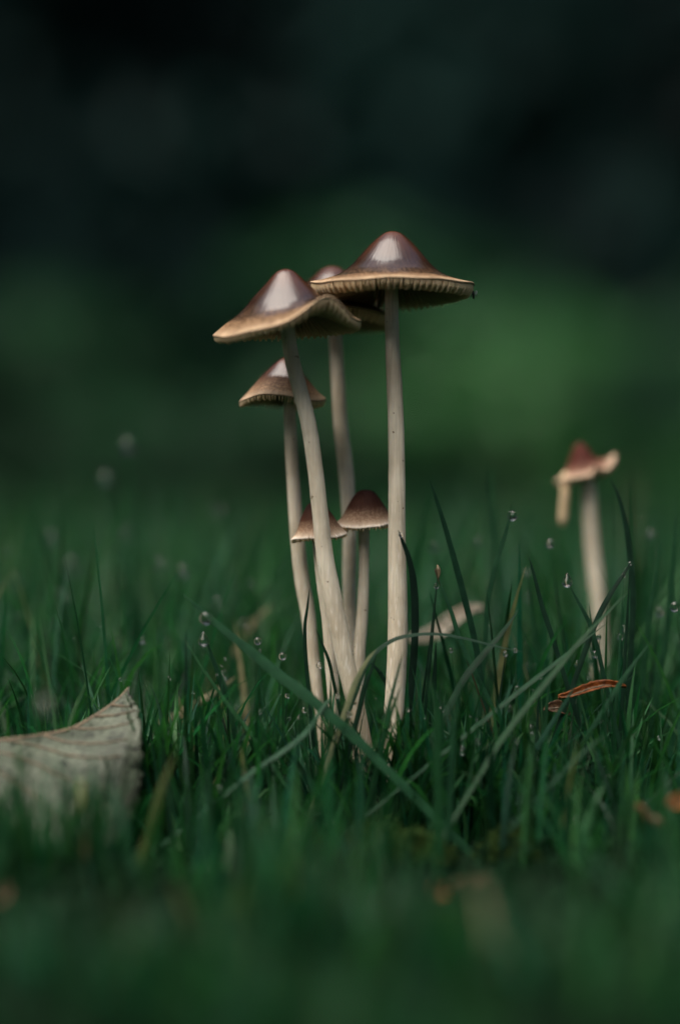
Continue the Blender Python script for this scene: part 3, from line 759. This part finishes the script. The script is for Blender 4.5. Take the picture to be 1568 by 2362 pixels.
def dpx(u, v, r, y, label, group=None, pend=False): return dew(P(u, v, y), r * PX * (y + D) / D, label, group, pend)
dpx(476, 1426, 16, -.0140, 'large water drop clinging under the broad ribbed blade near its tip', pend=False)
dpx(470, 1479, 13, -.004, 'pear shaped water drop below the tip of the broad ribbed blade', pend=True)
blade([(473, 1466), (488, 1510), (505, 1560), (530, 1640), (548, 1720)], 12, 'dark blade tipped by the pear shaped water drop', -.0035, -.004, (.012, .05, .026))
dpx(1307, 1343, 12.5, -.003, 'large clear water drop hanging from a blade tip before the torn mushroom', pend=True)
dpx(1181, 1190, 12, .008, 'round water drop on the slim blade behind the straight dark blade')
dpx(925, 1234, 6, -.0065, 'small water drop on the tip of the near black curved blade')
dpx(595, 1479, 9, -.000, 'water drop on an upright blade tip under the broad ribbed blade')
dpx(652, 1514, 9, .002, 'round water drop on a thin light blade nearest the conical mushroom stem')
dpx(778, 1605, 6, -.0165, 'small water drop on the bent tip crossing the broad ribbed blade')
dpx(553, 1808, 9, -.022, 'water drop low down where the crossing blade meets the ground')
G_sm = 'small dew drops on the sharp grass'
for u, v, r, y in [(1268, 1254, 11, .02), (1438, 1327, 5, -.002), (1452, 1300, 5, -.002), (1010, 1312, 5, -.003), (1006, 1352, 7, .004), (600, 1642, 5, -.012), (545, 1636, 4, -.012), (835, 1768, 7, -.018),
                   (1520, 1412, 11, .02), (1438, 1448, 9, .01), (1430, 1468, 8, .008), (1380, 1470, 6, -.004), (1100, 1711, 7, -.02), (1018, 1637, 7, -.01), (1165, 1508, 7, .003), (1188, 1500, 6, -.003),
                   (1040, 1500, 6, -.004), (663, 1605, 6, -.004), (702, 1638, 7, -.006), (690, 1655, 5, -.01), (805, 1648, 8, -.016), (1372, 1510, 9, -.002), (1330, 1530, 8, .01), (1555, 1400, 12, .003), (1192, 1588, 7, -.006), (1245, 1562, 6, -.008),
                   (600, 1500, 4, -.001), (618, 1682, 6, -.014), (583, 1770, 4, -.02), (520, 1520, 4, -.0105), (690, 1592, 3, -.015), (500, 1555, 4, -.011)]:
    q = random.uniform(-.35, .35); vv = 1930 - v
    blade([(u, v - r * .4), (u + q * vv * .18, v + vv * .3), (u + q * vv * .45, v + vv * .65), (u + q * vv * .8, v + vv * .95)], random.uniform(6, 10), 'thin grass blade tipped with a small dew drop', y + .0004, y + .0004,
          random.choice([DK, MD, (.016, .07, .03)]), 'thin blades tipped with small dew drops')
    dpx(u, v, r, y, 'small dew drop beading on a sharp grass blade', G_sm)
G_soft = 'dew drops on the blurred grass tips'
for u, v, r, y in [(295, 1027, 16, .080), (245, 1103, 16, .078), (168, 1308, 19, .095), (422, 1318, 14, .055), (325, 1408, 15, .085), (150, 1375, 14, .085), (105, 1625, 20, -.080), (1000, 1262, 10, .045), (270, 1335, 11, .08), (290, 1230, 12, .11), (505, 1180, 11, .10), (60, 1440, 12, .1), (580, 1350, 9, .06), (500, 1395, 13, .07), (230, 1440, 13, .075), (120, 1240, 14, .09), (370, 1300, 12, .07), (380, 1470, 11, .05), (45, 1340, 13, .08), (560, 1440, 11, .045), (1100, 1250, 10, .05), (1215, 1320, 9, .03), (1500, 1230, 10, .04)]:
    # the blade that carries the drop
    p = P(u, v, y); L = p[2]
    lean = random.uniform(-.3, .3)
    c = spline([(p[0] + lean * L, y + .004, -.002), (p[0] + lean * L * .6, y + .002, L * .5), (p[0], y, L)], 14)
    wv = np.array([(1, .1, 0)]) * (np.interp(np.linspace(0, 1, 14), [0, .5, 1], [.0011, .0010, .0001]))[:, None]
    b0 = np.array((c[0][0], c[0][1], 0))
    v_, f_, tn, cr = blade_arrays((c - b0)[None], wv[None], np.array([MD]), .2, 3)
    tag(obj('grass_blade', mesh('grass_blade', v_, f_, {'tint': tn, 'cr': cr}), M_grass, None, tuple(b0)), 'blurred grass blade with a dew drop on its tip', 'grass blade', 'blurred blades tipped with dew')
    dew(p, r * PX * (y + D) / D, 'dew drop glowing softly on a blurred grass tip', G_soft)
tips = [c[-1] for c in C6[rng.choice(len(C6), 60, replace=False)]] + [c[-1] for c in C2[rng.choice(len(C2), 150, replace=False)]] + [c[int(rng.integers(4, 8))] for c in C1[rng.choice(len(C1), 50, replace=False)]]
for p in tips:
    if p[2] > .004: dew(p, rng.uniform(.0003, .0009), 'tiny dew drop resting on the lawn grass', 'tiny dew drops across the lawn')

def fine_dew():
    r = np.random.default_rng(55); pts = []
    for C, n, ymax in ((C2, 4200, .16), (C1, 700, 0), (C4, 500, 0), (C5, 500, .3), (C6, 700, .1)):
        c = C[(C[:, 0, 1] < ymax) & (C[:, 0, 1] > -.10)]
        i = r.integers(0, len(c), n); k = r.integers(2, C.shape[1], n); f = r.uniform(0, 1, n)[:, None]
        pts.append(c[i, k] * f + c[i, k - 1] * (1 - f))
    pts = np.vstack(pts); n = len(pts)
    ico = np.array([(0, 0, 1), (.894, 0, .447), (.276, .851, .447), (-.724, .526, .447), (-.724, -.526, .447), (.276, -.851, .447), (.724, .526, -.447), (-.276, .851, -.447), (-.894, 0, -.447), (-.276, -.851, -.447), (.724, -.526, -.447), (0, 0, -1)])
    fi = np.array([(0, 1, 2), (0, 2, 3), (0, 3, 4), (0, 4, 5), (0, 5, 1), (1, 6, 2), (2, 7, 3), (3, 8, 4), (4, 9, 5), (5, 10, 1), (2, 6, 7), (3, 7, 8), (4, 8, 9), (5, 9, 10), (1, 10, 6), (11, 7, 6), (11, 8, 7), (11, 9, 8), (11, 10, 9), (11, 6, 10)])
    rad = (.00014 + .00034 * r.uniform(0, 1, n) ** 2)[:, None, None]
    V = (pts[:, None, :] + ico[None] * rad).reshape(-1, 3); F = (np.arange(n)[:, None, None] * 12 + fi[None]).reshape(-1, 3)
    tag(obj('fine_dew', mesh('fine_dew', V, F), M_water), 'fine beads of dew sprinkled over the lawn grass', 'dew', None, 'stuff')
fine_dew()

# ------------------------------------------------------------------ moss cushions
def moss(loc, rad, n, seed):
    r = np.random.default_rng(seed)
    a = r.uniform(0, 6.28, n); q = np.sqrt(r.uniform(0, 1, n)) * rad
    bx_, by_ = np.cos(a) * q, np.sin(a) * q; hz = .0035 * (1 - (q / rad) ** 2) * r.uniform(.4, 1.2, n) + .0015
    V, Fc, Rn = [], [], []
    for i in range(n):
        base = np.array((bx_[i], by_[i], hz[i] * r.uniform(.5, 1.3)))
        for j in range(6):
            d = r.normal(size=3); d[2] = abs(d[2]) * .8 + .2; d /= np.linalg.norm(d); s = np.cross(d, r.normal(size=3)); s /= np.linalg.norm(s)
            L = r.uniform(.0010, .0022); o = len(V)
            V += [base - s * .0002, base + s * .0002, base + d * L]; Fc.append((o, o + 1, o + 2)); Rn += [r.uniform(0, 1)] * 3
    return tag(obj('moss', mesh('moss', V, Fc, {'rnd': Rn}, smooth=False), M_moss, None, loc), 'yellow green moss growing low between the grass blades', 'moss', 'moss cushions', 'stuff')
def shade_moss_carpet():  # dark moss colour puts the foreground shade into the ground cover
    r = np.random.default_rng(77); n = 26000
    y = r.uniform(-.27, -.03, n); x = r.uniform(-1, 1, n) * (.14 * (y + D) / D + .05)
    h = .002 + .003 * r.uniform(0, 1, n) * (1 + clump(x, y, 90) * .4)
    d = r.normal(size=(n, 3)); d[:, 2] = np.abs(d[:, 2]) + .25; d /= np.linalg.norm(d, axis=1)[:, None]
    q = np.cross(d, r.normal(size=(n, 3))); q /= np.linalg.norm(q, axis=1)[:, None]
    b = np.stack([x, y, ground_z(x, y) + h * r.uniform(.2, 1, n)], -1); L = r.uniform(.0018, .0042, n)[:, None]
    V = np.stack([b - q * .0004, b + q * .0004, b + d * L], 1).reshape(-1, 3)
    tag(obj('shade_moss_carpet', mesh('shade_moss_carpet', V, np.arange(n * 3).reshape(-1, 3), {'rnd': np.repeat(r.uniform(0, 1, n), 3)}, smooth=False), leaf_material('painted_shade_moss', (.004, .016, .007), (.010, .036, .015), .8, .2, .05)),
        'moss carpet coloured dark as painted shade under the foreground grass', 'moss', None, 'stuff')
shade_moss_carpet()
for i, (u, v, y, rr) in enumerate([(600, 1930, -.018, .008), (690, 1960, -.026, .007), (955, 1960, -.030, .007), (870, 1900, -.018, .007), (1180, 1960, -.028, .006), (620, 2180, -.10, .008), (1000, 2200, -.11, .008)]):
    p = P(u, v, y); moss((p[0], y, 0), rr, 900, 300 + i)

# ------------------------------------------------------------------ fallen leaves
def leaf_skin(name, stops, spot, scale=900, rough=.5):
    m, nt, b, N, L = new_mat(name)
    tc = N('ShaderNodeTexCoord')
    vo = N('ShaderNodeTexVoronoi', feature='DISTANCE_TO_EDGE'); vo.inputs['Scale'].default_value = scale; L(tc.outputs['Object'], vo.inputs['Vector'])
    no = N('ShaderNodeTexNoise'); no.inputs['Scale'].default_value = 620; no.inputs['Detail'].default_value = 7; L(tc.outputs['Object'], no.inputs['Vector'])
    n2 = N('ShaderNodeTexNoise'); n2.inputs['Scale'].default_value = 90; n2.inputs['Detail'].default_value = 4; L(tc.outputs['Object'], n2.inputs['Vector'])
    cr = ramp(N, stops); L(n2.outputs['Fac'], cr.inputs[0])
    sp = ramp(N, [(.34, (1, 1, 1)), (.46, (0, 0, 0))]); L(no.outputs['Fac'], sp.inputs[0])
    c = mix(N, L, sp.outputs[0], cr.outputs[0], spot)
    ed = ramp(N, [(0.0, (.5, .48, .44)), (.10, (1, 1, 1))]); L(vo.outputs['Distance'], ed.inputs[0])
    c = mix(N, L, 1.0, c, ed.outputs[0], 'MULTIPLY')
    L(c, b.inputs['Base Color']); b.inputs['Roughness'].default_value = rough
    b.inputs['Specular IOR Level'].default_value = .2; b.inputs['Coat Weight'].default_value = .08; b.inputs['Coat Roughness'].default_value = .25; b.inputs['Coat IOR'].default_value = 1.33
    bp = N('ShaderNodeBump'); bp.inputs['Strength'].default_value = .7; bp.inputs['Distance'].default_value = .0003
    L(vo.outputs['Distance'], bp.inputs['Height'])
    bp2 = N('ShaderNodeBump'); bp2.inputs['Strength'].default_value = .7; bp2.inputs['Distance'].default_value = .0006
    L(no.outputs['Fac'], bp2.inputs['Height']); L(bp.outputs[0], bp2.inputs['Normal']); L(bp2.outputs[0], b.inputs['Normal'])
    return m
M_dead = leaf_skin('grey_leaf_underside', [(.3, (.030, .040, .027)), (.7, (.115, .135, .100))], (.010, .013, .009))
M_vein = simple('leaf_vein', (.05, .034, .018), .6, (700, (.13, .10, .06)))
# the big leaf leaning in the grass; s runs along the midrib, t down the blade
mid = spline([P(-150, 1738, -.026), P(-40, 1716, -.023), P(80, 1700, -.020), P(160, 1684, -.017), P(220, 1652, -.014), P(268, 1618, -.012), P(297, 1588, -.010)], 60)
low_e = spline([P(-210, 1900, -.046), P(-80, 1960, -.048), P(40, 2000, -.048), P(130, 2010, -.046), P(220, 1985, -.042), P(285, 1925, -.034), P(322, 1850, -.026)], 60)
lr = np.random.default_rng(5)
nt_ = 40; ts = np.linspace(0, 1, nt_)
G = np.empty((60, nt_, 3))
for i in range(60):
    s_ = i / 59
    for j, t in enumerate(ts):
        p = mid[i] * (1 - t) + low_e[i] * t
        bul = math.sin(math.pi * t)
        p = p + np.array((.0014 * bul * s_ ** 6, -.0025 * bul, .0020 * bul))
        p = p + np.array((0, 1, .3)) * (.0002 * math.sin(s_ * 44 + t * 9) * bul + .0004 * math.sin(s_ * 13 - t * 15))
        if t > .985 or s_ > .985: p = p + lr.normal(size=3) * .0003
        p[2] = max(p[2], -.001)
        G[i, j] = p
back = np.empty((60, 16, 3))       # the half folded away behind the midrib
for i in range(60):
    for j in range(16):
        t = j / 15; p = mid[i] + np.array((.001 * t, .024 * t, -.030 * t + .004 * math.sin(math.pi * t))) * (1 - .75 * (i / 59) ** 3)
        p[2] = max(p[2], .001); back[i, j] = p
lb = np.array((mid[20][0], -.05, 0))
LEAFBASE = lb
big_leaf = tag(empty('fallen_leaf', tuple(lb)), 'large grey decaying leaf standing tilted in the grass, spotted and veined', 'leaf')
def sheet(name, G_, mat, parent, base, th=.00025):
    a, b = G_.shape[:2]; ii = np.arange(a * b).reshape(a, b)
    f = np.stack([ii[:-1, :-1], ii[1:, :-1], ii[1:, 1:], ii[:-1, 1:]], -1).reshape(-1, 4)
    o = obj(name, mesh(name, (G_ - base).reshape(-1, 3), f), mat, parent)
    md = o.modifiers.new('thickness', 'SOLIDIFY'); md.thickness = th; md.offset = 0
    return o
sheet('leaf_blade', G, M_dead, big_leaf, lb); sheet('leaf_blade', back, M_dead, big_leaf, lb)
v, f_ = tube(mid - lb, np.linspace(.0006, .0003, 60), 8); obj('midrib', mesh('midrib', v, f_), M_vein, big_leaf)
for s0, ds, dt in [(.10, .62, .62), (.24, .60, .50), (.38, .52, .42), (.52, .44, .34), (.66, .33, .26), (.80, .19, .2), (.02, .55, .8)]:
    pts = []
    for q in np.linspace(0, 1, 22):
        a, b = (s0 + ds * q) * 59, (dt * q ** .9) * (nt_ - 1); i, j = min(int(a), 58), min(int(b), nt_ - 2); fa, fb = a - i, b - j
        g = (G[i, j] * (1 - fa) + G[i + 1, j] * fa) * (1 - fb) + (G[i, j + 1] * (1 - fa) + G[i + 1, j + 1] * fa) * fb
        pts.append(g - lb + np.array((0, -.00022, .0001)))
    v, f_ = tube(pts, np.linspace(.00034, .00012, 22), 6); obj('side_vein', mesh('side_vein', v, f_), M_vein, big_leaf)

def small_leaf(loc, L, W, rz, pitch, roll, mat, label, curl=.3, seed=0, group=None, name='fallen_leaf'):
    r = np.random.default_rng(seed); a, b = 26, 11
    g = np.empty((a, b, 3))
    for i in range(a):
        s_ = i / (a - 1); wd = W * math.sin(math.pi * min(1, .04 + s_ * .95)) ** .75
        for j in range(b):
            t = j / (b - 1) * 2 - 1
            g[i, j] = (L * (s_ - .5), wd * t * .5, curl * W * t * t * .6 + .10 * L * math.cos(s_ * 5 + seed) + .02 * W * math.sin(s_ * 20 + t * 4) + r.normal() * .00008)
    e = empty(name, loc); e.rotation_euler = (roll, pitch, rz)
    sheet('leaf_blade', g, mat, e, np.zeros(3), .0002)
    m_ = g[:, b // 2] + np.array((0, 0, .0001)); v, f_ = tube(m_, np.linspace(.0003, .0001, a), 6); obj('midrib', mesh('midrib', v, f_), M_vein, e)
    return tag(e, label, 'leaf', group)
M_pale = leaf_skin('bleached_leaf', [(.3, (.42, .38, .31)), (.7, (.60, .56, .48))], (.30, .17, .08), 1200)
M_orange = leaf_skin('orange_leaf', [(.3, (.16, .045, .010)), (.7, (.26, .085, .018))], (.10, .035, .014))
M_brown = leaf_skin('brown_leaf', [(.3, (.06, .030, .014)), (.7, (.13, .07, .035))], (.04, .022, .012))
small_leaf(tuple(P(1030, 1448, .045)), .0165, .0042, 0, -.32, .75, M_pale, 'bleached curled leaf lying on the grass behind the tallest stem', .6, 2)
small_leaf(tuple(P(1365, 1594, -.006)), .0125, .0018, .1, -.10, .9, M_orange, 'narrow orange brown leaf curled among the blades before the torn mushroom', .8, 3)
small_leaf(tuple(P(1285, 1640, -.002)), .006, .003, .6, .2, .9, M_brown, 'dull brown leaf scrap touching the narrow orange leaf', .4, 4)
small_leaf(tuple(P(1012, 2056, -.060)), .0045, .0036, .5, -.5, 1.1, M_orange, 'bright orange leaf scrap in the dark blurred foreground', .3, 5)
small_leaf(tuple(P(1085, 2036, -.060)), .0070, .0024, .2, -.2, .9, M_brown, 'brown leaf scrap next to the bright orange scrap', .3, 6)
small_leaf(tuple(P(1562, 1850, -.045)), .0040, .0030, .3, -.3, 1.0, M_orange, 'orange leaf scrap in the shaded grass past the long slanting blade', .3, 7)
small_leaf(tuple(P(1490, 1885, -.045)), .0075, .0030, 2.2, -.2, .9, M_brown, 'thin brown leaf scrap curling beside the shaded orange scrap', .5, 8)
small_leaf(tuple(P(-12, 2060, -.075)), .0060, .0050, 1.2, -.3, 1.0, M_brown, 'blurred brown leaf in the grass in front of the big grey leaf', .3, 9)

# ------------------------------------------------------------------ the fly on the cap margin
def ellipsoid(c, r, seg=12, rings=8, squash=None):
    V, Fc = [], []
    for i in range(rings + 1):
        t = math.pi * i / rings
        for j in range(seg):
            a = 2 * math.pi * j / seg
            V.append((c[0] + r[0] * math.sin(t) * math.cos(a), c[1] + r[1] * math.sin(t) * math.sin(a), c[2] + r[2] * math.cos(t)))
    for i in range(rings):
        for j in range(seg):
            k = (j + 1) % seg; Fc.append((i * seg + j, (i + 1) * seg + j, (i + 1) * seg + k, i * seg + k))
    return V, Fc
M_fly = simple('fly_body', (.008, .009, .010), .3)
M_wing, nt, b, N, L = new_mat('fly_wing'); b.inputs['Base Color'].default_value = (.45, .55, .55, 1); b.inputs['Roughness'].default_value = .2; b.inputs['Transmission Weight'].default_value = .3
fp = P(1091, 678, .001)
fly = tag(empty('fly', tuple(fp)), 'tiny dark fly clinging to the rim of the tallest mushroom cap', 'fly')
for nm, c, r in [('thorax', (0, 0, 0), (.00028, .00026, .00034)), ('abdomen', (.00004, 0, -.00055), (.00023, .00022, .00042)), ('head', (-.00004, 0, .00042), (.00020, .00022, .00018))]:
    v, f_ = ellipsoid(c, r); obj(nm, mesh(nm, v, f_), M_fly, fly)
for sgn in (-1, 1):
    wv = [(0.0002, 0, .0001), (.0005, sgn * .0003, .0006), (.0007, sgn * .0005, .0005), (.0007, sgn * .0004, .0001), (.0004, sgn * .0001, -.0003)]
    wv = wv + [(x + .00003, y, z) for x, y, z in wv]
    obj('wing', mesh('wing', wv, [(0, 1, 2, 3, 4), (9, 8, 7, 6, 5)] + [(i, (i + 1) % 5, 5 + (i + 1) % 5, 5 + i) for i in range(5)], smooth=False), M_wing, fly)
    for k in range(3):
        z = .0002 - k * .00022
        pth = spline([(0, 0, z), (.0003 * (1 - .3 * k) * (1 if sgn > 0 else -.8), -.0003, z + .0001), (.0007 * (1 if sgn > 0 else -.75), -.0003, z - .0005 * (1 if k else -.3))], 7)
        v, f_ = tube(pth, .00004, 5); obj('leg', mesh('leg', v, f_), M_fly, fly)
